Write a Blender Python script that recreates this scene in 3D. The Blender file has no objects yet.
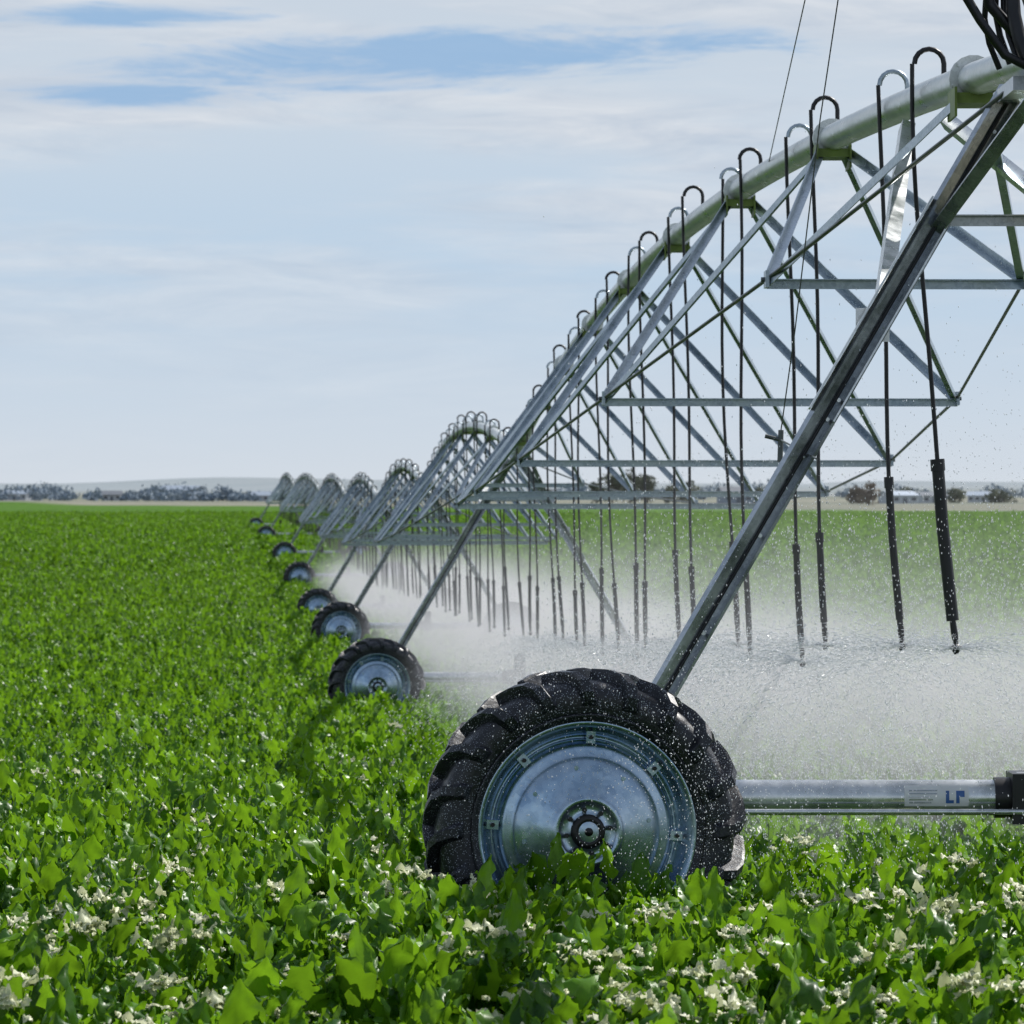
import bpy, bmesh, math, random
import numpy as np
from mathutils import Vector, Matrix, Euler
random.seed(7); rng=np.random.default_rng(11)
scene=bpy.context.scene
F=5000.0; HY=503.0
def P(px,py,d): return Vector(((px-512)/F*d, d, (HY-py)/F*d))

# ------------------------------------------------------------ terrain profile
GD=[-200,-20,8,15,21.7,33,45,58,72,95,118,160,212,275,350,420,700,1000,1500,2500,4000,6500,9000]
GZ=[-2.0,-1.9,-1.93,-2.0,-2.11,-2.42,-2.75,-3.06,-3.33,-3.55,-3.72,-4.12,-3.88,-3.52,-2.98,-2.6,-1.75,-1.0,-0.5,2.2,8.0,20,36]
def gz(d): return float(np.interp(d,GD,GZ))

# ------------------------------------------------------------ material helpers
def newmat(name):
    m=bpy.data.materials.new(name); m.use_nodes=True
    nt=m.node_tree; nt.nodes.clear()
    out=nt.nodes.new('ShaderNodeOutputMaterial')
    return m,nt,out
def N(nt,t,**kw):
    n=nt.nodes.new(t)
    for k,v in kw.items():
        if k in n.inputs: n.inputs[k].default_value=v
        else: setattr(n,k,v)
    return n
def L(nt,a,b): nt.links.new(a,b)
def ramp(nt,fac,stops):
    r=nt.nodes.new('ShaderNodeValToRGB'); cr=r.color_ramp
    while len(cr.elements)<len(stops): cr.elements.new(0.5)
    for e,(p,c) in zip(cr.elements,stops):
        e.position=p; e.color=(c[0],c[1],c[2],1) if len(c)==3 else c
    L(nt,fac,r.inputs[0]); return r.outputs[0]
def M(nt,op,a,b=None,c=None,clamp=False):
    n=nt.nodes.new('ShaderNodeMath'); n.operation=op; n.use_clamp=clamp
    for i,v in enumerate((a,b,c)):
        if v is None: continue
        if isinstance(v,(int,float)): n.inputs[i].default_value=v
        else: L(nt,v,n.inputs[i])
    return n.outputs[0]
def SS(nt,v,a,b,t0=0.0,t1=1.0):
    n=nt.nodes.new('ShaderNodeMapRange'); n.interpolation_type='SMOOTHSTEP'
    L(nt,v,n.inputs[0]); n.inputs[1].default_value=a; n.inputs[2].default_value=b
    n.inputs[3].default_value=t0; n.inputs[4].default_value=t1
    return n.outputs[0]
def MIX(nt,f,a,b,bt='MIX'):
    n=nt.nodes.new('ShaderNodeMix'); n.data_type='RGBA'; n.blend_type=bt
    for s,v in ((n.inputs[0],f),(n.inputs[6],a),(n.inputs[7],b)):
        if isinstance(v,(int,float)): s.default_value=v
        elif isinstance(v,tuple): s.default_value=(v[0],v[1],v[2],1)
        else: L(nt,v,s)
    return n.outputs[2]

def metal(name,c1,c2,rough=0.42,met=0.75,scale=14,bump=0.1,speck=True):
    m,nt,out=newmat(name)
    b=N(nt,'ShaderNodeBsdfPrincipled'); L(nt,b.outputs[0],out.inputs[0])
    tc=N(nt,'ShaderNodeTexCoord')
    n1=N(nt,'ShaderNodeTexNoise',Scale=scale*0.35,Detail=6.0); L(nt,tc.outputs['Object'],n1.inputs['Vector'])
    v=N(nt,'ShaderNodeTexVoronoi',Scale=scale*4); L(nt,tc.outputs['Object'],v.inputs['Vector'])
    base=ramp(nt,n1.outputs[0],[(0.3,c1),(0.7,c2)])
    bw=N(nt,'ShaderNodeRGBToBW'); L(nt,v.outputs['Color'],bw.inputs[0])
    sp=MIX(nt,0.35,base,bw.outputs[0],'SOFT_LIGHT')
    col=sp
    if speck:
        n2=N(nt,'ShaderNodeTexNoise',Scale=scale*6,Detail=3.0); L(nt,tc.outputs['Object'],n2.inputs['Vector'])
        f=SS(nt,n2.outputs[0],0.64,0.70)
        col=MIX(nt,M(nt,'MULTIPLY',f,0.6),sp,(0.55,0.56,0.55))
    L(nt,col,b.inputs['Base Color'])
    b.inputs['Metallic'].default_value=met
    L(nt,ramp(nt,n1.outputs[0],[(0.3,(rough-0.1,)*3),(0.75,(rough+0.15,)*3)]),b.inputs['Roughness'])
    bp=N(nt,'ShaderNodeBump',Strength=bump,Distance=0.01); L(nt,n1.outputs[0],bp.inputs['Height']); L(nt,bp.outputs[0],b.inputs['Normal'])
    return m
def simple(name,col,rough=0.6,met=0.0,var=0.25,scale=8):
    m,nt,out=newmat(name)
    b=N(nt,'ShaderNodeBsdfPrincipled',Roughness=rough,Metallic=met); L(nt,b.outputs[0],out.inputs[0])
    tc=N(nt,'ShaderNodeTexCoord')
    n1=N(nt,'ShaderNodeTexNoise',Scale=scale,Detail=5.0); L(nt,tc.outputs['Object'],n1.inputs['Vector'])
    lo=tuple(c*(1-var) for c in col); hi=tuple(min(1,c*(1+var)) for c in col)
    L(nt,ramp(nt,n1.outputs[0],[(0.3,lo),(0.7,hi)]),b.inputs['Base Color'])
    return m

M_pipe=metal('galvanized_pipe',(0.54,0.57,0.56),(0.78,0.80,0.78),0.34,0.6)
M_steel=metal('galvanized_angle_steel',(0.27,0.34,0.40),(0.50,0.57,0.62),0.30,0.72)
M_leg=metal('weathered_leg_steel',(0.28,0.31,0.33),(0.54,0.57,0.60),0.26,0.75)
M_rim=metal('galvanized_wheel_disc',(0.24,0.36,0.49),(0.50,0.60,0.70),0.24,0.9,10,0.30)
M_beam=metal('base_beam_galvanized',(0.50,0.53,0.54),(0.78,0.80,0.81),0.26,0.78)
M_rod=simple('steel_rod',(0.12,0.13,0.13),0.45,0.5)
M_brk=simple('bracket_crop_reflection',(0.20,0.27,0.06),0.5,0.2)  # green reflected from the crop is put into the bracket's base colour
M_hose=simple('black_rubber_hose',(0.012,0.012,0.014),0.4)
M_dark=simple('dark_gearbox',(0.02,0.02,0.022),0.4,0.3)
M_box=simple('control_box_paint',(0.32,0.30,0.22),0.5)
M_label=simple('label_sticker_white',(0.7,0.7,0.7),0.4,0,0.08)
M_labelb=simple('label_sticker_blue',(0.04,0.12,0.35),0.4)

# tire
m,nt,out=newmat('wet_tractor_tyre_rubber'); M_tire=m
b=N(nt,'ShaderNodeBsdfPrincipled'); L(nt,b.outputs[0],out.inputs[0])
tc=N(nt,'ShaderNodeTexCoord')
n1=N(nt,'ShaderNodeTexNoise',Scale=7.0,Detail=9.0,Roughness=.65); L(nt,tc.outputs['Object'],n1.inputs['Vector'])
n2=N(nt,'ShaderNodeTexVoronoi',Scale=130.0); L(nt,tc.outputs['Object'],n2.inputs['Vector'])
n3=N(nt,'ShaderNodeTexNoise',Scale=6.0,Detail=3.0); L(nt,tc.outputs['Object'],n3.inputs['Vector'])
base=ramp(nt,n1.outputs[0],[(0.35,(0.006,0.007,0.010)),(0.62,(0.018,0.020,0.028)),(.75,(.032,.034,.042))])
sp=M(nt,'MULTIPLY',SS(nt,n2.outputs['Distance'],0.27,0.18),SS(nt,n3.outputs[0],0.33,0.52))
L(nt,MIX(nt,M(nt,'MULTIPLY',sp,0.85),base,(0.50,0.53,0.62)),b.inputs['Base Color'])
L(nt,ramp(nt,n1.outputs[0],[(.4,(.28,)*3),(.6,(.5,)*3)]),b.inputs['Roughness'])
bp=N(nt,'ShaderNodeBump',Strength=0.7,Distance=0.012); L(nt,n1.outputs[0],bp.inputs['Height']); L(nt,bp.outputs[0],b.inputs['Normal'])

# leaf
def leafmat(name,dark,mid,light,trans,rough=0.42,tf=0.38):
    m,nt,out=newmat(name)
    at=N(nt,'ShaderNodeAttribute',attribute_name='lc')
    oi=N(nt,'ShaderNodeObjectInfo'); geo=N(nt,'ShaderNodeNewGeometry')
    nz=N(nt,'ShaderNodeTexNoise',Scale=0.35,Detail=4.0); L(nt,geo.outputs['Position'],nz.inputs['Vector'])
    f=M(nt,'ADD',M(nt,'MULTIPLY',at.outputs['Fac'],0.6),M(nt,'ADD',M(nt,'MULTIPLY',oi.outputs['Random'],0.2),M(nt,'MULTIPLY',M(nt,'SUBTRACT',nz.outputs[0],0.3),0.6)))
    col=ramp(nt,f,[(0.08,dark),(.45,mid),(0.9,light)])
    p=N(nt,'ShaderNodeBsdfPrincipled',Roughness=rough); L(nt,col,p.inputs['Base Color'])
    p.inputs['Specular IOR Level'].default_value=0.35
    t=N(nt,'ShaderNodeBsdfTranslucent'); L(nt,MIX(nt,0.5,col,trans),t.inputs['Color'])
    mx=N(nt,'ShaderNodeMixShader'); mx.inputs[0].default_value=tf
    L(nt,p.outputs[0],mx.inputs[1]); L(nt,t.outputs[0],mx.inputs[2]); L(nt,mx.outputs[0],out.inputs[0])
    return m
M_leaf=leafmat('crop_leaf',(0.014,0.068,0.005),(0.068,0.195,0.009),(0.20,0.40,0.018),(0.33,0.60,0.018),.38,.40)
M_cream=leafmat('crop_pale_leaf',(0.40,0.45,0.20),(.6,.63,.38),(0.80,0.80,0.60),(0.7,0.74,0.42),0.5,0.25)

# ------------------------------------------------------------ mesh accumulator
class MB:
    def __init__(s): s.v=[]; s.f=[]; s.m=[]; s.sm=[]
    def add(s,v,f,mi=0,sm=False):
        o=len(s.v); s.v+= [tuple(x) for x in v]; s.f+=[tuple(i+o for i in q) for q in f]; s.m+=[mi]*len(f); s.sm+=[sm]*len(f)
    def tube(s,pts,r,n=8,mi=0,cap=True):
        pts=[Vector(p) for p in pts]; rs=r if isinstance(r,(list,tuple)) else [r]*len(pts)
        v=[];f=[]; prev=None
        for i,p in enumerate(pts):
            t=(pts[min(i+1,len(pts)-1)]-pts[max(i-1,0)]).normalized()
            if prev is None:
                u=t.cross(Vector((0,0,1))); 
                if u.length<0.05: u=t.cross(Vector((0,1,0)))
            else: u=prev-t*prev.dot(t)
            u.normalize(); prev=u; w=t.cross(u)
            for k in range(n):
                a=2*math.pi*k/n; v.append(p+(u*math.cos(a)+w*math.sin(a))*rs[i])
        for i in range(len(pts)-1):
            for k in range(n):
                k2=(k+1)%n; f.append((i*n+k,i*n+k2,(i+1)*n+k2,(i+1)*n+k))
        s.add(v,f,mi,True)
        if cap:
            s.add(v[:n],[tuple(range(n))[::-1]],mi); s.add(v[-n:],[tuple(range(n))],mi)
    def prism(s,a,b,prof,up=Vector((0,0,1)),mi=0):
        a=Vector(a);b=Vector(b); t=(b-a).normalized(); u=t.cross(up)
        if u.length<0.05: u=t.cross(Vector((0,1,0)))
        u.normalize(); w=u.cross(t); n=len(prof)
        v=[a+u*x+w*y for x,y in prof]+[b+u*x+w*y for x,y in prof]
        f=[(k,(k+1)%n,n+(k+1)%n,n+k) for k in range(n)]+[tuple(range(n))[::-1],tuple(range(n,2*n))]
        s.add(v,f,mi)
    def angle(s,a,b,w=0.05,t=0.006,up=Vector((0,0,1)),flip=1,mi=0):
        pr=[(0,0),(w*flip,0),(w*flip,-t),(t*flip,-t),(t*flip,-w),(0,-w)]
        if flip<0: pr=pr[::-1]
        s.prism(a,b,pr,up,mi)
    def channel(s,a,b,w,dp,t,up=Vector((0,0,1)),mi=0):
        h=w/2
        pr=[(-h,0),(h,0),(h,-dp),(h-t,-dp),(h-t,-t),(-h+t,-t),(-h+t,-dp),(-h,-dp)]
        s.prism(a,b,pr,up,mi)
    def box(s,c,sz,mi=0,R=None):
        c=Vector(c);x,y,z=[q/2 for q in sz]
        v=[Vector((i*x,j*y,k*z)) for i in(-1,1) for j in(-1,1) for k in(-1,1)]
        if R is not None: v=[R@q for q in v]
        v=[q+c for q in v]
        s.add(v,[(0,1,3,2),(4,6,7,5),(0,4,5,1),(2,3,7,6),(0,2,6,4),(1,5,7,3)],mi)
    def lathe(s,prof,n=64,mi=0,sm=True):
        v=[];f=[]
        for r,y in prof:
            for k in range(n):
                a=2*math.pi*k/n; v.append((r*math.cos(a),y,r*math.sin(a)))
        for i in range(len(prof)-1):
            for k in range(n):
                k2=(k+1)%n; f.append((i*n+k,(i+1)*n+k,(i+1)*n+k2,i*n+k2))
        s.add(v,f,mi,sm)
    def mesh(s,name,mats):
        me=bpy.data.meshes.new(name); me.from_pydata(s.v,[],s.f)
        for m in mats: me.materials.append(m)
        me.polygons.foreach_set('material_index',s.m); me.polygons.foreach_set('use_smooth',s.sm)
        me.update(); return me
    def obj(s,name,mats,parent=None,loc=(0,0,0)):
        o=bpy.data.objects.new(name,s.mesh(name,mats)); scene.collection.objects.link(o); o.location=loc
        if parent: o.parent=parent
        return o

# ------------------------------------------------------------ ground
def hill(x,d):
    return (d/1000)*0.7*math.sin(x*0.004+d*0.0011)+(d/1000)*0.4*math.sin(x*0.011+1.7+d*0.002) if d>=1100 else 0
def build_ground():
    ds=np.unique(np.concatenate([np.arange(-200,10,15),np.arange(10,130,2.0),np.arange(130,450,6),np.arange(450,1200,25),np.arange(1200,9001,150)]))
    u=np.linspace(-1,1,101); xs=np.sign(u)*(np.abs(u)**2.6)*4000
    v=[];f=[]
    for d in ds:
        z0=gz(d)
        for x in xs:
            z=z0+0.42*min(1,max(0,(d-240)/60))
            if d<1100: z+=0.05*math.sin(x*0.25+d*0.1)
            else: z+=hill(x,d)
            v.append((x,d,z))
    nx=len(xs)
    for i in range(len(ds)-1):
        for j in range(nx-1): f.append((i*nx+j,i*nx+j+1,(i+1)*nx+j+1,(i+1)*nx+j))
    me=bpy.data.meshes.new('ground'); me.from_pydata(v,[],f)
    me.polygons.foreach_set('use_smooth',[True]*len(f))
    m,nt,out=newmat('field_ground')
    b=N(nt,'ShaderNodeBsdfPrincipled',Roughness=0.9); L(nt,b.outputs[0],out.inputs[0])
    b.inputs['Specular IOR Level'].default_value=0.1
    tc=N(nt,'ShaderNodeTexCoord'); sx=N(nt,'ShaderNodeSeparateXYZ'); L(nt,tc.outputs['Object'],sx.inputs[0])
    nb=N(nt,'ShaderNodeTexNoise',Scale=0.9,Detail=9.0,Roughness=0.65); L(nt,tc.outputs['Object'],nb.inputs['Vector'])
    nl=N(nt,'ShaderNodeTexNoise',Scale=0.02,Detail=5.0); L(nt,tc.outputs['Object'],nl.inputs['Vector'])
    green=ramp(nt,nb.outputs[0],[(0.30,(0.022,0.068,0.005)),(0.55,(0.068,0.165,0.010)),(0.75,(0.11,0.24,0.017))])
    green=MIX(nt,0.4,green,ramp(nt,nl.outputs[0],[(0.3,(0.058,0.140,0.009)),(0.7,(0.092,0.20,0.014))]))
    soil=ramp(nt,nb.outputs[0],[(0.3,(0.008,0.014,0.004)),(0.7,(0.02,0.034,0.008))])
    c=MIX(nt,SS(nt,sx.outputs[1],200,300),soil,green)
    mp=N(nt,'ShaderNodeMapping'); mp.inputs['Scale'].default_value=(0.0015,0.006,0.0); L(nt,tc.outputs['Object'],mp.inputs[0])
    nf=N(nt,'ShaderNodeTexNoise',Scale=1.0,Detail=4.0); L(nt,mp.outputs[0],nf.inputs['Vector'])
    far=ramp(nt,nf.outputs[0],[(0.35,(0.25,0.235,0.18)),(0.5,(0.15,0.175,0.14)),(0.62,(0.30,0.28,0.22))])
    edge=M(nt,'ADD',sx.outputs[1],M(nt,'MULTIPLY',sx.outputs[0],2.0))
    c=MIX(nt,SS(nt,edge,875,900),c,far)
    c=MIX(nt,SS(nt,sx.outputs[1],1500,6000,0,0.7),c,(0.30,0.35,0.40))  # aerial haze painted in: ground colour turns blue-grey with distance
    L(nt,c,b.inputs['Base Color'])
    bp=N(nt,'ShaderNodeBump',Strength=0.8,Distance=0.5); L(nt,nb.outputs[0],bp.inputs['Height']); L(nt,bp.outputs[0],b.inputs['Normal'])
    me.materials.append(m)
    o=bpy.data.objects.new('ground',me); scene.collection.objects.link(o)
build_ground()

# ------------------------------------------------------------ crop plants
def leaf(v,f,lc,mi,base,az,lean,plen,bl,bw,curl,wav,c,mat,nL=9,nW=6,roll=0.0):
    d=Vector((math.cos(az),math.sin(az),0)); s=Vector((-math.sin(az),math.cos(az),0))
    p=Vector(base); ang=lean
    t=d*math.sin(ang)+Vector((0,0,math.cos(ang)))
    p1=p+t*plen
    o=len(v); w=0.005
    v+=[p-s*w,p+s*w,p1+s*w,p1-s*w]; f.append((o,o+1,o+2,o+3)); lc.append(c); mi.append(mat)
    o=len(v); q=p1.copy(); ph=random.uniform(0,6.28); ph2=random.uniform(0,6.28); ph3=random.uniform(0,6.28)
    s=(s*math.cos(roll)+Vector((0,0,1))*math.sin(roll)).normalized()
    for i in range(nL+1):
        u=i/nL
        wd=bw*0.5*(max(0,math.sin(math.pi*(u*0.93+0.05)**0.85)))**0.5+0.002
        t=d*math.sin(ang)+Vector((0,0,math.cos(ang))); nrm=t.cross(s)*-1
        for j in range(nW+1):
            k=(j/nW-0.5)*2
            lobe=1+0.13*abs(k)*math.sin(u*15+(ph3 if k>0 else ph2))
            ruf=wav*(abs(k)**1.6)*math.sin(u*15+ph+(2.2 if k>0 else 0))+wav*.55*math.sin(u*10+k*5+ph2)+wav*.35*math.sin(k*9+ph3)
            v.append(q+s*(k*wd*lobe)+nrm*(abs(k)*wd*0.35+ruf)+t*(0.14*bl*(-abs(k)**2)))
        q=q+t*(bl/nL); ang+=curl/nL
    for i in range(nL):
        for j in range(nW):
            a=o+i*(nW+1)+j; f.append((a,a+1,a+nW+2,a+nW+1)); lc.append(min(1,max(0,c+random.uniform(-.06,.06)))); mi.append(mat)
def plant(name,nleaf,seed,cream=0):
    random.seed(seed); v=[];f=[];lc=[];mi=[]
    for i in range(nleaf):
        r=(i+0.5)/nleaf; az=i*2.4+random.uniform(-.5,.5)
        lean=0.05+0.85*r+random.uniform(-.2,.2)
        b0=(random.uniform(-.06,.06),random.uniform(-.06,.06),random.uniform(0,.19))
        pl=random.uniform(0.12,0.27)*(1.1-0.35*r)
        bl=random.uniform(0.07,0.145)*random.uniform(.8,1.15); bw=bl*random.uniform(0.5,0.85)
        leaf(v,f,lc,mi,b0,az,lean,pl,bl,bw,random.uniform(-0.5,2.2),random.uniform(.006,.014),random.random()**1.2*(1-0.3*r),0,roll=random.gauss(0,.4))
    for i in range(cream):
        a=random.uniform(0,6.28); rr=random.uniform(0,.16); cx,cy=rr*math.cos(a),rr*math.sin(a); cz=random.uniform(.39,.46)
        ax=random.uniform(0,3.14)
        for k in range(random.randint(9,18)):
            e=random.gauss(0,.06); e2=random.gauss(0,.025)
            leaf(v,f,lc,mi,(cx+e*math.cos(ax)-e2*math.sin(ax),cy+e*math.sin(ax)+e2*math.cos(ax),cz+random.uniform(-.02,.02)),random.uniform(0,6.28),random.uniform(.6,1.6),0.005,random.uniform(.02,.055),random.uniform(.016,.036),random.uniform(-1,2),.006,random.random(),1,5,4)
    me=bpy.data.meshes.new(name); me.from_pydata([tuple(q) for q in v],[],f)
    me.materials.append(M_leaf); me.materials.append(M_cream)
    me.polygons.foreach_set('material_index',mi); me.polygons.foreach_set('use_smooth',[True]*len(f))
    at=me.attributes.new('lc','FLOAT','FACE'); at.data.foreach_set('value',lc)
    return bpy.data.objects.new(name,me)
col=bpy.data.collections.new('crop_plant_variants')
for i in range(6): col.objects.link(plant('crop_plant_a%d'%i,random.randint(44,54),100+i))
for i in range(3): col.objects.link(plant('crop_plant_b%d'%i,44,200+i,cream=1+i))
rng=np.random.default_rng(5)
pts=[];sc=[]
def scatter(d0,d1,dens,s0,s1):
    d=d0
    while d<d1:
        step=1/math.sqrt(dens); hw0=0.1024*d*1.12+3.0
        n=int(2*hw0/step)
        xs=np.linspace(-hw0,hw0,n)+rng.uniform(-.5,.5,n)*step
        yy=d+rng.uniform(-.55,.55,n)*step
        for x,y in zip(xs,yy):
            pts.append((x,y)); sc.append(rng.uniform(s0,s1))
        d+=step
scatter(12.5,45,11,0.75,1.25)
scatter(45,110,7,0.85,1.35)
scatter(110,240,3.4,1.0,1.6)
scatter(240,620,0.9,1.2,2.0)
TW=[(0.31,21.7),(-1.94,71.7),(-4.04,118),(-6.2,160),(-9.0,212),(-12.5,275),(-17.2,350),(-21.5,420)]
pv=[];ps=[];pr=[];pi=[]
for (x,y),s in zip(pts,sc):
    skip=False
    for tx,td in TW[:3]:
        for ox in (0,4.0):
            if abs(x-tx-ox)<0.72 and abs(y-(td-0.2))<0.26: skip=True
    if skip: continue
    z=gz(y)+0.05*math.sin(x*0.25+y*0.1)
    if y>240: z+=0.12*min(1,(y-240)/60)
    pv.append((x,y,z-0.02)); ps.append((s,s,s*rng.uniform(.85,1.12))); pr.append((rng.uniform(-.18,.18),rng.uniform(-.18,.18),rng.uniform(0,6.28)))
    cl=math.sin(x*1.7+y*.6)*math.sin(y*1.1-x*.5)
    pc=(0.75 if cl>0.0 else 0.30) if y<18.6 else ((.42 if cl>.1 else .12) if y<24 else (.07 if y<42 else .015))
    pi.append(int(rng.integers(6,9)) if rng.random()<pc and y<60 else int(rng.integers(0,6)))
me=bpy.data.meshes.new('crop_field'); me.from_pydata(pv,[],[])
a=me.attributes.new('prot','FLOAT_VECTOR','POINT'); a.data.foreach_set('vector',np.array(pr,dtype=np.float32).ravel())
a=me.attributes.new('pscl','FLOAT_VECTOR','POINT'); a.data.foreach_set('vector',np.array(ps,dtype=np.float32).ravel())
a=me.attributes.new('pidx','INT','POINT'); a.data.foreach_set('value',np.array(pi,dtype=np.int32))
crop=bpy.data.objects.new('crop_field',me); scene.collection.objects.link(crop)
ng=bpy.data.node_groups.new('scatter_crop','GeometryNodeTree')
ng.interface.new_socket('Geometry',in_out='INPUT',socket_type='NodeSocketGeometry')
ng.interface.new_socket('Geometry',in_out='OUTPUT',socket_type='NodeSocketGeometry')
gi=ng.nodes.new('NodeGroupInput'); go=ng.nodes.new('NodeGroupOutput')
iop=ng.nodes.new('GeometryNodeInstanceOnPoints'); ci=ng.nodes.new('GeometryNodeCollectionInfo')
ci.inputs['Collection'].default_value=col; ci.inputs['Separate Children'].default_value=True; ci.inputs['Reset Children'].default_value=True
def na(nm,t):
    n=ng.nodes.new('GeometryNodeInputNamedAttribute'); n.data_type=t; n.inputs['Name'].default_value=nm
    return [o for o in n.outputs if o.enabled and o.name=='Attribute'][0]
ng.links.new(gi.outputs[0],iop.inputs['Points']); ng.links.new(ci.outputs[0],iop.inputs['Instance'])
iop.inputs['Pick Instance'].default_value=True
ng.links.new(na('pidx','INT'),iop.inputs['Instance Index'])
ng.links.new(na('prot','FLOAT_VECTOR'),iop.inputs['Rotation']); ng.links.new(na('pscl','FLOAT_VECTOR'),iop.inputs['Scale'])
ng.links.new(iop.outputs[0],go.inputs[0])
md=crop.modifiers.new('scatter','NODES'); md.node_group=ng
random.seed(21)

# ------------------------------------------------------------ wheel
def wheel_mesh():
    b=MB()
    half=[(.455,-.095),(.475,-.125),(.52,-.148),(.575,-.156),(.615,-.146),(.638,-.118),(.648,-.06),(.650,0)]
    prof=half+[(r,-y) for r,y in half[-2::-1]]
    b.lathe(prof,96,0)
    for r0 in (.50,.535):
        b.lathe([(r0-.006,-.140),(r0,-.153),(r0+.006,-.147)],96,0)
    path=[(.648,-0.012),(.648,.045),(.640,.10),(.622,.138),(.592,.158),(.562,.158),(.54,.153)]
    nrm=[(1,0),(1,.05),(.92,.35),(.75,.66),(.35,.93),(.1,1),(0,1)]
    hh=[.052,.056,.060,.056,.042,.028,.004]; off=[0,.085,.165,.215,.242,.258,.262]; wd=[.030,.034,.040,.046,.050,.052,.054]
    nl=20
    for side in (-1,1):
        for k in range(nl):
            a0=2*math.pi*(k+(0.5 if side>0 else 0))/nl+random.uniform(-.006,.006)
            hs=random.uniform(.85,1.05)
            v=[]
            for (r,y),(nr,ny),h,o,w in zip(path,nrm,hh,off,wd):
                for dw,hk in ((-w*1.3,-.004),(-w*.85,h*hs*.8),(-w*.65,h*hs),(w*.65,h*hs),(w*.85,h*hs*.8),(w*1.3,-.004)):
                    a=a0-o+dw; rr=r+nr*hk; yy=(y+ny*hk)*side
                    v.append((rr*math.cos(a),yy,rr*math.sin(a)))
            f=[]
            for i in range(len(path)-1):
                for j in range(5): f.append((i*6+j,i*6+j+1,(i+1)*6+j+1,(i+1)*6+j))
            f.append((0,1,2,3,4,5)); f.append(tuple(range(36,42)))
            b.add(v,f,0)
    b.lathe([(.470,-.098),(.480,-.112),(.472,-.122),(.458,-.116),(.446,-.085),(.430,-.055),(.424,-.01),(.405,0.03),(.392,.028),(.380,-.02),(.368,-.046),(.352,-.052),(.33,-.054),(.315,-.062),(.305,-.074),(.25,-.092),(.19,-.104),(.17,-.118),(.155,-.120),(.150,-.134),(.128,-.136),(.124,-.122),(.062,-.124),(.060,-.152),(.05,-.157),(0.0005,-.158)],96,1)
    b.lathe([(.47,.098),(.48,.112),(.45,.10),(.43,.06),(.424,-.01)],64,1)
    for k in range(8):
        a=2*math.pi*(k+.3)/8; c=Vector((.095*math.cos(a),-.122,.095*math.sin(a)))
        b.tube([c,c+Vector((0,-.022,0))],.0115,6,2)
    b.lathe([(.075,-.126),(.072,-.150),(.045,-.160),(.043,-.140),(.02,-.138),(.018,-.165),(.0005,-.167)],24,2)
    for k in range(8):
        a=2*math.pi*k/8; c=Vector((.402*math.cos(a),-.005,.402*math.sin(a)))
        R=Matrix.Rotation(-a,3,'Y')
        b.box(c,(.055,.05,.04),1,R)
        b.tube([c+Vector((0,-.02,0)),c+Vector((0,-.045,0))],.010,6,2)
    for k in range(8):
        a=2*math.pi*k/8+.23; c=Vector((.275*math.cos(a),-.084,.275*math.sin(a)))
        b.tube([c,c+Vector((0,-.006,0))],.010,8,1)
    return b.mesh('wheel',[M_tire,M_rim,M_dark])
WM=wheel_mesh()

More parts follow.
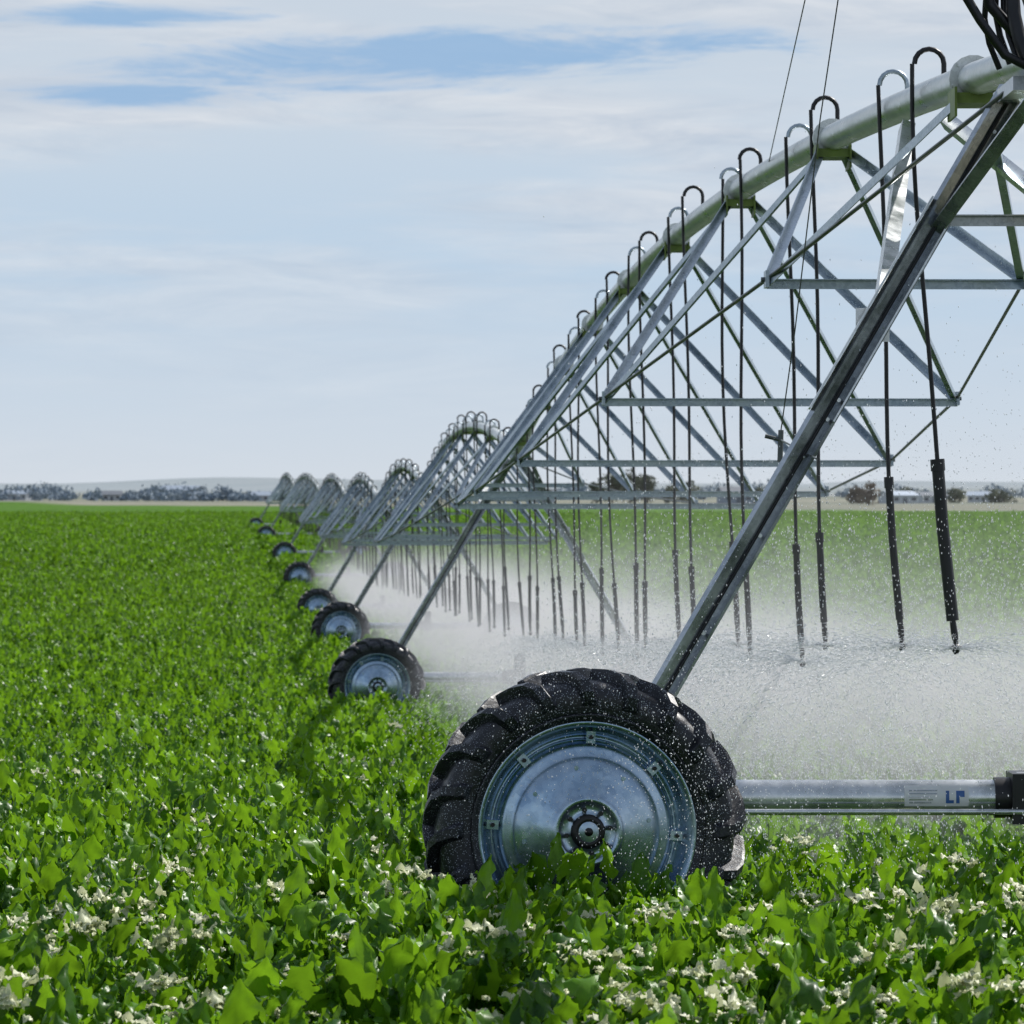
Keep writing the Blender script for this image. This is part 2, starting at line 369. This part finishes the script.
# ------------------------------------------------------------ irrigation machine
root=bpy.data.objects.new('center_pivot_irrigator',None); scene.collection.objects.link(root)
AP=[]
for (xw,d) in TW:
    AP.append(Vector((xw+2.0,d,gz(d)+4.05)))
NT=[.106,.232,.352,.468,.584,.700,.806,.9]
BOW=0.83
nozzles=[]
def pipe_pt(i,t):
    a,b=AP[i],AP[i+1]; p=a.lerp(b,t); p.z+=BOW*4*t*(1-t); return p
def depth(t): return 0.2+1.9*(4*t*(1-t)) if 0<t<1 else .2
for i in range(len(AP)-1):
    pb=MB(); tb=MB(); hb=MB()
    a,b_=AP[i],AP[i+1]; span=(b_-a).length
    dirv=(b_-a).normalized(); side=Vector((dirv.y,-dirv.x,0)).normalized()
    n=48 if i==0 else 20
    pp=[pipe_pt(i,k/n) for k in range(n+1)]
    pb.tube(pp,0.080,20 if i==0 else 8,0)
    nodes=[]
    for t in NT:
        p=pipe_pt(i,t); dp=depth(t); w=dp*0.76
        nodes.append((p-side*w-Vector((0,0,dp)),p+side*w-Vector((0,0,dp))))
    att=[0.045]+[(NT[k]+NT[k+1])/2 for k in range(len(NT)-1)]+[.955]
    th=.046 if i<3 else .052
    for k,t in enumerate(att):
        p=pipe_pt(i,t); tn=(pipe_pt(i,t+.002)-p).normalized()
        pb.tube([p-tn*.018,p+tn*.018],.118,18 if i==0 else 8,0)
        if i<3:
            pb.box(p-Vector((0,0,.10)),(.20,.34,.05),1)
            pb.box(p-Vector((0,0,.12))+side*.10,(.012,.40,.14),1); pb.box(p-Vector((0,0,.12))-side*.10,(.012,.40,.14),1)
            if i==0:
                for q in range(6):
                    a_=q*math.pi/3+.3; o_=side*math.cos(a_)*.1+Vector((0,0,math.sin(a_)*.1))
                    pb.tube([p+o_-tn*.035,p+o_+tn*.035],.009,6,0)
    for k,(l,r) in enumerate(nodes):
        tb.angle(l-Vector((0,.03,0)),r-Vector((0,.03,0)),th*1.15,.007,mi=0)
        for s_,q in ((-1,l),(1,r)):
            for kk,off in ((k,-.05),(k+1,.05)):
                pa=pipe_pt(i,att[kk])+side*(s_*.09)-Vector((0,0,.09))
                tb.angle(pa,q+dirv*off,th*1.05,.006,up=side*s_,flip=s_,mi=0)
            if i<2:
                tb.box(q,(.02,.22,.09),0)
                if i==0: tb.tube([q+Vector((-.03,0,0)),q+Vector((.03,0,0))],.014,6,1)
    for s_,idx in ((-1,0),(1,1)):
        st=a+side*(s_*.12)-Vector((0,0,.12))+dirv*.2; en=b_+side*(s_*.12)-Vector((0,0,.12))-dirv*.2
        line=[st]+[nd[idx] for nd in nodes]+[en]
        tb.tube(line,.011 if i==0 else .016,6,1)
    ds=[];x=25.4-AP[0].y if i==0 else 2.0
    while x<span-1.0:
        ds.append((x/span,0)); 
        if x+1.5<span-.8: ds.append(((x+1.5)/span,1))
        x+=4.92
    for t,kind in ds:
        p=pipe_pt(i,t); hgt=0.25 if kind==0 else .19; w=.15
        pts_=[p+Vector((.05,0,.07))]
        cx=p.x+.05-w/2
        nseg=8 if i<2 else 4
        lz=random.uniform(-.02,.03)
        pts_.append(Vector((p.x+.05,p.y,p.z+hgt-.08+lz)))
        for q in range(1,nseg+1):
            an=math.pi*q/nseg; pts_.append(Vector((cx+math.cos(an)*w/2,p.y,p.z+hgt-.08+lz+math.sin(an)*w/2)))
        hb.tube(pts_,.0135 if i<2 else .018,6 if i<2 else 4,0 if kind==0 else 1,False)
        top=pts_[-1]; gd=gz(p.y); zb=gd+1.45+random.uniform(-.07,.07)
        lean=random.uniform(.02,.10)+(0.12 if (i==0 and p.y<26) else 0); leany=random.uniform(-.15,.15)
        m_=9
        wl=random.uniform(.55,.85) if not(i==0 and p.y<26) else .9
        Lz=top.z-zb; zw=zb+wl; phs=random.uniform(0,6)
        def hpt(z):
            u=(top.z-z)/Lz; return Vector((top.x+.02*u+lean*u*u+.014*math.sin(u*7+phs),top.y+leany*u*u,z))
        hp=[hpt(top.z-(top.z-zw)*q/m_) for q in range(m_+1)]
        rr=.0115 if i<2 else .014
        hb.tube(hp,rr,8 if i<2 else 4,0,False)
        wr=(.032 if (i==0 and p.y<26) else .021)
        hb.tube([hpt(zw),hpt(zw-.3),hpt(zb+.12)],[wr]*3,8 if i<2 else 4,0)
        zl=hpt(zb)
        hb.tube([hpt(zb+.12),hpt(zb+.05),zl],[.016,.018,.012],8 if i<2 else 4,0)
        if i<2:
            hb.tube([zl,zl-Vector((0,0,.012)),zl-Vector((0,0,.05))],[.012,.030,.010],10,0)
            hb.tube([hpt(zw+.04),hpt(zw-.02)],wr+.005,8,0)
        nozzles.append(zl-Vector((0,0,.02)))
    pb.obj('pipeline_span',[M_pipe,M_brk],root); tb.obj('truss_span',[M_steel,M_rod],root); hb.obj('drop_hoses',[M_hose,M_steel],root)

# overhang toward the camera
ob=MB(); A=AP[0]; dv=(AP[0]-AP[1]).normalized(); dv.z=0
ob.tube([A+dv*k*1.0+Vector((0,0,0.03*k)) for k in range(0,7)],.080,20,0)
for k in (.6,3.0,5.5): ob.tube([A+dv*(k-.02)+Vector((0,0,.03*k)),A+dv*(k+.02)+Vector((0,0,.03*k))],.118,18,0)
MT=P(890,-400,21.7)
ob.tube([A+Vector((0,0,.05)),MT],[.03,.02],8,1)
ob.tube([MT,P(805,0,25.5),P(768,166,33.6)],.0035,5,1)
ob.tube([MT,P(838,0,24),P(820,120,24.5),P(795,330,25),P(781,430,25.5)],.0035,5,1)
ob.tube([P(781,430,25.5),P(780,462,25.5)],.014,6,1)
ob.tube([P(781,440,25.5),P(765,436,25.5)],.012,6,1)
ob.tube([P(781,440,25.5),AP[0]+Vector((-1.0,-.2,-1.75))],.005,5,1)
ob.tube([MT,A+dv*5.8+Vector((0,0,.2))],.005,5,1)
ob.obj('overhang_pipe',[M_pipe,M_rod],root)

# towers
for i,(xw,d) in enumerate(TW):
    g=gz(d); A=AP[i]; tb=MB()
    zc=g+.70; zb=g+.82; dB=d+.2
    k=1 if i<3 else 1.15
    legw=.112*k
    tb.tube([(xw+.05,dB,zb-.0),(xw+3.95,dB,zb)],.078,24 if i==0 else 10,1)
    for xx in (.35,1.92,2.08,3.65): tb.tube([(xw+xx-.02,dB,zb),(xw+xx+.02,dB,zb)],.112,16,1)
    tb.box((xw+2.0,dB+.02,zb),(.26,.30,.22),2)
    tb.tube([(xw+1.80,dB,zb),(xw+1.87,dB,zb)],.09,16,2)
    tb.tube([(xw+2.05,dB-.10,zb+.1),(xw+2.05,dB-.10,zb+.34)],.08,12,2)
    tb.tube([(xw+.15,dB-.13,zb-.055),(xw+3.85,dB-.13,zb-.055)],.013,8,1)
    for sx_,fx in ((-1,0.0),(1,4.0)):
        wx=xw+fx
        tb.box((wx,dB-.02,zc),(.24,.22,.24),2)
        tb.tube([(wx,d-.05,zc),(wx,dB+.02,zc)],.05,12,2)
        base=Vector((wx+(.10 if sx_<0 else -.10),dB,zb+.05))
        top=A+Vector((sx_*.09,.62,-.10))
        tb.channel(base,top,legw,.055,.013,up=Vector((sx_*.35,.9,.0)),mi=0)
        dl=(top-base).normalized()
        pl=dl.cross(Vector((0,1,0))).normalized()
        for sd in (-1,1):
            q0=base+dl*1.9+pl*sd*(legw*.5+.004)+Vector((0,-.03,0)); q1=base+dl*3.0+pl*sd*(legw*.5+.004)+Vector((0,-.03,0))
            tb.prism(q0,q1,[(-.004,-.03),(.004,-.03),(.004,.03),(-.004,.03)],Vector((0,1,0)),1)
        for q in (.3,.8,1.3,1.9,2.0,2.9,3.0,3.4):
            for sd in (-.3,.3):
                c=base+dl*q+pl*sd*legw+Vector((0,-.002,0)); tb.tube([c,c+Vector((0,-.02,0))],.010,6,1)
        mid=base.lerp(top,.66)
        e=pipe_pt(i,.085) if i<len(AP)-1 else A
        tb.angle(mid,e+Vector((sx_*.09,0,-.10)),.070,.008,up=Vector((0,-1,0)),mi=1)
        tb.box(mid+Vector((0,.075,0)),(.15,.012,.15),1)
        e2=A+dv*1.1+Vector((sx_*.09,0,-.06))
        tb.angle(base.lerp(top,.80),e2,.06,.007,up=Vector((0,-1,0)),mi=0)
        tb.tube([base+dl*.1-pl*.02+Vector((0,-.02,0)),top-pl*.02+Vector((0,-.02,0))],.008,6,2)
    L1=Vector((xw+.10,dB,zb+.05)).lerp(A+Vector((-.09,.62,-.10)),.82); R1=Vector((xw+3.9,dB,zb+.05)).lerp(A+Vector((.09,.62,-.10)),.82)
    tb.angle(L1+Vector((0,.08,0)),R1+Vector((0,.08,0)),.05,.006,mi=0)
    tb.box(A+Vector((0,.3,-.13)),(.30,.9,.06),0)
    if i==0:
        tb.box(A+Vector((.14,-.05,-.42)),(.42,.30,.44),3); tb.box(A+Vector((.14,-.21,-.42)),(.36,.02,.38),3)
        for q in range(4):
            r=.20+.04*q; c=A+Vector((.03,-.25+.05*q,.12)); tw=random.uniform(-.25,.25)
            tb.tube([c+Vector((-r*math.cos(x)*.9-.06*math.sin(x),.05*math.sin(2*x+q)+tw*math.cos(x)*.3,r*math.sin(x)*1.35+.03*math.sin(3*x+q))) for x in np.linspace(-.5,3.4,14)],.014 if q else .032,8,2)
        tb.tube([P(1045,75,21.4),P(1005,55,21.4),P(980,20,21.4),P(962,-10,21.4)],.02,8,2)
        tb.tube([P(1045,50,21.5),P(1012,30,21.5),P(990,5,21.5),P(985,-30,21.5)],.026,8,2)
    if i==0:
        seg=[math.radians(q) for q in range(-25,46,10)]
        def strip(x0,x1,r,mi,s0=0,s1=None):
            ss=seg[s0:s1]
            v=[];f=[]
            for q in ss:
                for xx in (x0,x1): v.append((xx,dB-math.cos(q)*r,zb+math.sin(q)*r))
            for j in range(len(ss)-1): f.append((2*j,2*j+1,2*j+3,2*j+2))
            tb.add(v,f,mi,True)
        lx=(905-512)/F*21.8; strip(lx,lx+.28,.0795,4)
        strip(lx+.18,lx+.195,.0803,5,1,6); strip(lx+.195,lx+.215,.0803,5,1,3); strip(lx+.225,lx+.24,.0803,5,1,6); strip(lx+.24,lx+.262,.0803,5,3,6)
        for j in range(5): 
            z0=seg[1]+j*.17
            e_=lx+random.uniform(.11,.16)
            tb.add([(lx+.02,dB-math.cos(z0)*.0803,zb+math.sin(z0)*.0803),(e_,dB-math.cos(z0)*.0803,zb+math.sin(z0)*.0803),(e_,dB-math.cos(z0+.06)*.0803,zb+math.sin(z0+.06)*.0803),(lx+.02,dB-math.cos(z0+.06)*.0803,zb+math.sin(z0+.06)*.0803)],[(0,1,2,3)],0)
    tb.obj('drive_tower',[M_leg,M_beam,M_dark,M_box,M_label,M_labelb],root)
    for fx in (0,4.0):
        w=bpy.data.objects.new('wheel',WM); scene.collection.objects.link(w); w.parent=root
        w.location=(xw+fx,d-.12,zc); w.rotation_euler=(0,random.uniform(0,.3),math.radians(7 if i==0 else 9))

# ------------------------------------------------------------ water droplets and jets
def droplets():
    V=[];R=[];D=[]
    ns=[n for n in nozzles if n.y<66]
    for n in ns:
        na_=80 if n.y<40 else 50
        for k in range(na_):
            az=rng.uniform(0,2*math.pi); th=rng.uniform(-.10,.34); R0=rng.uniform(1.2,3.4)
            m_=48
            ca,sa=math.cos(az),math.sin(az); kk=(.30+.25*math.tan(th))/(R0*.55)
            for q in range(m_):
                s=R0*((q+rng.uniform(0,1))/m_)**1.25
                z=math.tan(th)*s-kk*s*s
                sl=math.tan(th)-2*kk*s
                j=.003+.04*(s/R0)**1.3
                V.append((n.x+ca*s+.10*s+rng.normal(0,j),n.y+sa*s+rng.normal(0,j),n.z+z+rng.normal(0,j)))
                far=(1+(n.y-25)/45)
                R.append(rng.uniform(.0012,.0025)*far)
                ln=rng.uniform(.010,.038)*(1-.6*s/R0)
                dd=np.array((ca+.1,sa,sl)); dd=dd/np.linalg.norm(dd)*ln; D.append(dd)
    for k in range(44000):
        d=rng.uniform(20.3,40); x=rng.normal(2.5,1.4)-.02*(d-22); z=gz(d)+.5+abs(rng.normal(0,.9))
        if x<0.15: continue
        r=rng.uniform(.0010,.0030)*(d/24)
        V.append((x,d,z)); R.append(r); D.append((rng.normal(0,.2)*r,0,-r*2.4))
    for k in range(4200):   # drips and splashes round the front wheel
        r=rng.uniform(.0010,.0026)
        V.append((rng.normal(.75,.5),rng.uniform(20.8,21.3),-1.35+rng.normal(.15,.5))); R.append(r); D.append((0,0,-r*1.8))
    V=np.array(V);R=np.array(R);D=np.array(D); n=len(V)
    dn_=D/np.linalg.norm(D,axis=1)[:,None]
    A1=np.cross(dn_,np.array([0.9,0.1,0.42])); A1/=np.linalg.norm(A1,axis=1)[:,None]; A2=np.cross(dn_,A1)
    vv=np.stack([V+A1*R[:,None],V-A1*R[:,None],V+A2*R[:,None],V-A2*R[:,None],V+D,V-D],axis=1).reshape(-1,3)
    fo=np.array([(0,2,4),(2,1,4),(1,3,4),(3,0,4),(2,0,5),(1,2,5),(3,1,5),(0,3,5)])
    ff=(fo[None]+6*np.arange(n)[:,None,None]).reshape(-1,3)
    me=bpy.data.meshes.new('water_droplets')
    me.vertices.add(len(vv)); me.vertices.foreach_set('co',vv.ravel())
    me.loops.add(len(ff)*3); me.loops.foreach_set('vertex_index',ff.ravel())
    me.polygons.add(len(ff)); me.polygons.foreach_set('loop_start',np.arange(len(ff))*3)
    me.update(calc_edges=True)
    m,nt,out=newmat('water_drop')
    b=N(nt,'ShaderNodeBsdfPrincipled',Roughness=0.15); b.inputs['Base Color'].default_value=(.9,.93,.97,1)
    t=N(nt,'ShaderNodeBsdfTranslucent'); t.inputs[0].default_value=(.97,.98,1,1)
    mx=N(nt,'ShaderNodeMixShader'); mx.inputs[0].default_value=.5
    L(nt,b.outputs[0],mx.inputs[1]);L(nt,t.outputs[0],mx.inputs[2]);L(nt,mx.outputs[0],out.inputs[0])
    me.materials.append(m)
    ob_=bpy.data.objects.new('water_droplets',me); scene.collection.objects.link(ob_)
droplets()

# ------------------------------------------------------------ spray mist (volume)
m,nt,out=newmat('spray_mist')
tc=N(nt,'ShaderNodeTexCoord'); sx=N(nt,'ShaderNodeSeparateXYZ'); L(nt,tc.outputs['Object'],sx.inputs[0])
geo=N(nt,'ShaderNodeNewGeometry')
nz=N(nt,'ShaderNodeTexNoise',Scale=0.6,Detail=4.0,Roughness=.6); L(nt,geo.outputs['Position'],nz.inputs['Vector'])
zz=M(nt,'SUBTRACT',sx.outputs[2],M(nt,'MULTIPLY',M(nt,'SUBTRACT',nz.outputs[0],.5),2.2))
fz=M(nt,'ADD',M(nt,'MULTIPLY',SS(nt,zz,1.75,.8),.82),M(nt,'MULTIPLY',SS(nt,zz,3.0,1.3),.18))
fz=M(nt,'MULTIPLY',fz,SS(nt,sx.outputs[2],-.1,.9,.45,1.0))
gx=M(nt,'MULTIPLY',SS(nt,sx.outputs[0],-2.0,-.3),SS(nt,sx.outputs[0],8.0,3.0))
dn=M(nt,'MULTIPLY',M(nt,'MULTIPLY',fz,gx),SS(nt,nz.outputs[0],.38,.62,.12,1.25))
dn=M(nt,'MULTIPLY',dn,0.080)
vs=N(nt,'ShaderNodeVolumeScatter'); vs.inputs['Color'].default_value=(.96,.985,1,1); vs.inputs['Anisotropy'].default_value=.55
L(nt,dn,vs.inputs['Density']); L(nt,vs.outputs[0],out.inputs['Volume'])
try: m.cycles.volume_step_rate=0.55
except Exception as e: print(e)
M_mist=m
mist=bpy.data.objects.new('spray_mist',None); scene.collection.objects.link(mist)
for i in range(4):
    a=AP[i].copy(); b_=AP[i+1].copy()
    if i==0: a=a.lerp(b_,.07)
    a.z=gz(a.y); b_.z=gz(b_.y)
    v=b_-a; ln=v.length-.05
    yaw=math.atan2(-v.x,v.y); pitch=math.asin(v.z/v.length)
    bb=MB(); bb.box((3.0,ln/2,1.45),(10.0,ln,3.2),0)
    o=bb.obj('mist_volume',[M_mist],mist,a); o.rotation_euler=(pitch,0,yaw)

# ------------------------------------------------------------ distant trees and farm buildings
def foliage_mat(name,c1,c2):
    m,nt,out=newmat(name)
    b=N(nt,'ShaderNodeBsdfPrincipled',Roughness=0.85); L(nt,b.outputs[0],out.inputs[0])
    geo=N(nt,'ShaderNodeNewGeometry'); n=N(nt,'ShaderNodeTexNoise',Scale=.35,Detail=3.0); L(nt,geo.outputs['Position'],n.inputs['Vector'])
    L(nt,ramp(nt,n.outputs[0],[(.35,c1),(.65,c2)]),b.inputs['Base Color']); return m
M_bark=simple('bark',(0.10,0.075,0.055),.9)
FM=foliage_mat('hazy_treeline_foliage',(0.17,0.23,0.30),(0.26,0.32,0.38))  # blue-grey aerial haze blended into the foliage colours
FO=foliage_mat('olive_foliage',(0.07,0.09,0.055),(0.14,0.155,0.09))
FB=foliage_mat('autumn_foliage',(0.16,0.13,0.095),(0.26,0.21,0.15))
def tree(b,base,h,w,nleaf,ls,trunk=True):
    base=Vector(base)
    if trunk:
        b.tube([base-Vector((0,0,.3)),base+Vector((.05*h*random.uniform(-1,1),0,h*.35)),base+Vector((0,0,h*.75))],[h*.035,h*.025,h*.008],6,1)
    cl=[]
    for k in range(random.randint(6,9)):
        a=random.uniform(0,6.28); r=random.uniform(0.1,.36)*w; z=h*random.uniform(.3,.85); c=base+Vector((math.cos(a)*r,math.sin(a)*r,z))
        cl.append((c,w*random.uniform(.14,.26)))
        if trunk: b.tube([base+Vector((0,0,h*.25)),c],[h*.014,h*.005],4,1,False)
    cl.append((base+Vector((0,0,h*.85)),w*.2)); cl.append((base+Vector((0,0,h*.3)),w*.3))
    for k in range(nleaf):
        c,r=random.choice(cl); q=Vector((random.gauss(0,1),random.gauss(0,1),random.gauss(0,.8))).normalized()*r*random.uniform(.5,1.1)
        p=c+q; u=Vector((random.gauss(0,1),random.gauss(0,1),random.gauss(0,1))).normalized(); w_=u.cross(Vector((random.gauss(0,1),random.gauss(0,1),random.gauss(0,1)))).normalized()
        s=ls*random.uniform(.6,1.3)
        b.add([p-u*s,p-w_*s*.7,p+u*s,p+w_*s*.7],[(0,1,2,3)],0)
def gfar(x,d): return gz(d)+(.42 if d>300 else 0)+hill(x,d)
tl=MB()
for k in range(620):
    left=k<420
    d=random.uniform(1350,1950) if left else random.uniform(1700,2500)
    px=random.uniform(-60,330) if left else random.uniform(330,1090)
    if left and math.sin(px*.05)+math.sin(px*.13+1)<-1.4: continue
    if not left and math.sin(px*.021)+math.sin(px*.09+1)<-.5: continue
    x=(px-512)/F*d
    hh=random.uniform(1.2,2.8)+(1.6*(math.sin(px*.045)>.4))
    if not left: hh*=1.3
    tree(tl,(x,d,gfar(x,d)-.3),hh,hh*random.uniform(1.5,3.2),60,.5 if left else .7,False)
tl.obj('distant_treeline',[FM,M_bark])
for (px,d,h,w,mt) in [(612,1120,7.2,7,FO),(630,1130,7.8,8,FO),(648,1110,6.0,6,FO),(596,1140,4.6,5,FO),(690,1180,4.8,7,FO),(672,1200,4.0,6,FO),(870,1080,4.8,6,FB),(856,1100,3.6,5,FB),(908,1150,3.2,5,FO),(955,1200,3.0,6,FO),(1000,1190,2.6,8,FO),(760,1210,3.2,6,FO),(168,1500,4.4,8,FM),(155,1520,3.9,8,FM),(226,1520,4.0,8,FM),(540,1180,3.2,6,FO)]:
    t=MB(); x=(px-512)/F*d; tree(t,(0,0,0),h,w,620,.42)
    t.obj('broadleaf_tree',[mt,M_bark],None,(x,d,gfar(x,d)-.1))
M_wall=simple('white_siding',(0.50,0.53,0.57),.7,0,.06); M_wall2=simple('grey_siding',(.28,.33,.40),.7,0,.1)
M_roof=simple('dark_roof',(0.13,0.15,0.18),.7); M_roof2=simple('metal_roof',(0.36,0.42,0.50),.5,.2); M_win=simple('window_glass',(.05,.06,.08),.15)
def house(name,px,d,w,dp,h,rh,wall,roof,nw=3):
    e=bpy.data.objects.new(name,None); scene.collection.objects.link(e)
    x=(px-512)/F*d; e.location=(x,d,gfar(x,d)); e.rotation_euler=(0,0,random.uniform(-.5,.5))
    b=MB(); b.box((0,0,h/2-.3),(w,dp,h+.6)); 
    v=[(-w/2,-dp/2,h),(-w/2,dp/2,h),(-w/2,0,h+rh),(w/2,-dp/2,h),(w/2,dp/2,h),(w/2,0,h+rh)]
    b.add(v,[(0,2,1),(3,4,5)],0); b.obj('walls',[wall],e)
    r=MB(); o_=.4
    for s in (-1,1):
        sl=rh/(dp/2); y1=s*(dp/2+o_); z1=h-sl*o_
        vv=[(-w/2-o_,y1,z1),(w/2+o_,y1,z1),(w/2+o_,0,h+rh),(-w/2-o_,0,h+rh)]
        vv+= [(a,b2,c+.15) for a,b2,c in vv]
        r.add(vv,[(0,1,2,3),(4,5,6,7),(0,1,5,4),(0,3,7,4),(1,2,6,5)],0)
    r.obj('roof',[roof],e)
    wn=MB()
    for k in range(nw):
        xx=-w/2+w*(k+.5)/nw
        if k==nw//2: continue
        wn.box((xx,-dp/2-.02,h*.55),(min(1.2,w/nw*.5),.08,min(1.1,h*.4)))
    wn.obj('windows',[M_win],e)
    dr=MB(); dr.box((-w/2+w*(nw//2+.5)/nw,-dp/2-.02,h*.36),(min(1.1,w/nw*.5),.08,h*.72)); dr.obj('door',[M_roof],e)
house('farm_house',735,1150,7,6,2.2,1.5,M_wall2,M_roof)
house('metal_shed',898,1130,7,6,1.8,.9,M_wall,M_roof2)
house('metal_shed',930,1160,6,6,1.7,.8,M_wall,M_roof)
house('metal_shed',985,1250,8,6,1.7,.9,M_wall,M_roof2,5)
house('farm_house',545,1230,5,5,2.0,1.2,M_wall,M_roof)
house('metal_shed',20,1420,8,6,1.8,.9,M_wall,M_roof2,5)
house('grain_warehouse',182,1480,12,8,3.2,1.2,M_wall2,M_roof2,6)
house('metal_shed',112,1400,5,5,1.7,1.0,M_wall,M_roof,3)
house('metal_shed',262,1430,5,5,1.7,1.0,M_wall,M_roof2,3)

# ------------------------------------------------------------ world / sun
EL=math.radians(44); AZ=math.radians(42)
w=bpy.data.worlds.new('World'); scene.world=w; w.use_nodes=True; nt=w.node_tree; nt.nodes.clear()
out=nt.nodes.new('ShaderNodeOutputWorld'); bg=nt.nodes.new('ShaderNodeBackground'); bg.inputs[1].default_value=.1; L(nt,bg.outputs[0],out.inputs[0])
sk=nt.nodes.new('ShaderNodeTexSky'); sk.sky_type='NISHITA'; sk.sun_disc=False; sk.sun_elevation=EL; sk.sun_rotation=AZ
tc=N(nt,'ShaderNodeTexCoord'); sx=N(nt,'ShaderNodeSeparateXYZ'); L(nt,tc.outputs['Generated'],sx.inputs[0])
X,Z=sx.outputs[0],sx.outputs[2]
mp=N(nt,'ShaderNodeMapping'); mp.inputs['Scale'].default_value=(9,3,70); L(nt,tc.outputs['Generated'],mp.inputs[0])
n1=N(nt,'ShaderNodeTexNoise',Scale=1.0,Detail=7.0,Roughness=.55); L(nt,mp.outputs[0],n1.inputs['Vector'])
mp2=N(nt,'ShaderNodeMapping'); mp2.inputs['Scale'].default_value=(24,9,150); mp2.inputs['Location'].default_value=(3,1,7); L(nt,tc.outputs['Generated'],mp2.inputs[0])
n2=N(nt,'ShaderNodeTexNoise',Scale=1.0,Detail=8.0,Roughness=.66,Distortion=.5); L(nt,mp2.outputs[0],n2.inputs['Vector'])
base=ramp(nt,M(nt,'MULTIPLY',Z,8.0,clamp=True),[(0,(.66,.71,.77)),(.16,(.59,.68,.78)),(.38,(.50,.64,.79)),(.62,(.58,.67,.77)),(1,(.58,.65,.74))])
cl=ramp(nt,n2.outputs[0],[(.3,(.50,.58,.69)),(.7,(.76,.79,.83))])
cf=M(nt,'MULTIPLY',SS(nt,n1.outputs[0],.36,.62),SS(nt,Z,.01,.075,.15,.95))
c=MIX(nt,cf,base,cl)
def gap(cx,cz,hx,hz,sl):
    u1=M(nt,'DIVIDE',M(nt,'SUBTRACT',M(nt,'SUBTRACT',Z,cz-sl*cx),M(nt,'MULTIPLY',X,sl)),hz)
    u2=M(nt,'DIVIDE',M(nt,'SUBTRACT',X,cx),hx)
    g=M(nt,'SUBTRACT',M(nt,'SUBTRACT',1.0,M(nt,'MULTIPLY',u1,u1)),M(nt,'MULTIPLY',u2,u2))
    g=M(nt,'ADD',g,M(nt,'MULTIPLY',M(nt,'SUBTRACT',n2.outputs[0],.5),5.5))
    return SS(nt,g,-.2,1.3)
g=M(nt,'MAXIMUM',gap(-.018,.0885,.085,.0062,.05),gap(-.085,.0965,.035,.0025,.02))
g=M(nt,'MAXIMUM',g,gap(-.080,.0815,.035,.0034,-.01))
c=MIX(nt,M(nt,'MULTIPLY',g,.85),c,(.27,.46,.71))
c10=MIX(nt,1.0,c,(10,10,10),'MULTIPLY')
cover=SS(nt,Z,.12,.35,1.0,.35)
cc=MIX(nt,cover,sk.outputs[0],c10)
L(nt,cc,bg.inputs[0])
sd=bpy.data.lights.new('sun','SUN'); sd.energy=5.0; sd.angle=math.radians(.5); sd.color=(1,.965,.91)
so=bpy.data.objects.new('sun',sd); scene.collection.objects.link(so)
dirs=Vector((math.sin(AZ)*math.cos(EL),math.cos(AZ)*math.cos(EL),math.sin(EL)))
so.rotation_euler=dirs.to_track_quat('Z','Y').to_euler()

# ------------------------------------------------------------ camera
cd=bpy.data.cameras.new('camera'); cam=bpy.data.objects.new('camera',cd); scene.collection.objects.link(cam)
cd.sensor_width=36; cd.lens=F/1024*36; cd.shift_y=(HY-512)/1024; cd.clip_start=.5; cd.clip_end=20000
cam.location=(0,0,0); cam.rotation_euler=(math.radians(90),0,0)
cd.dof.use_dof=True; cd.dof.focus_distance=21.8; cd.dof.aperture_fstop=14
scene.camera=cam
scene.view_settings.view_transform='Standard'; scene.view_settings.look='None'; scene.view_settings.exposure=0
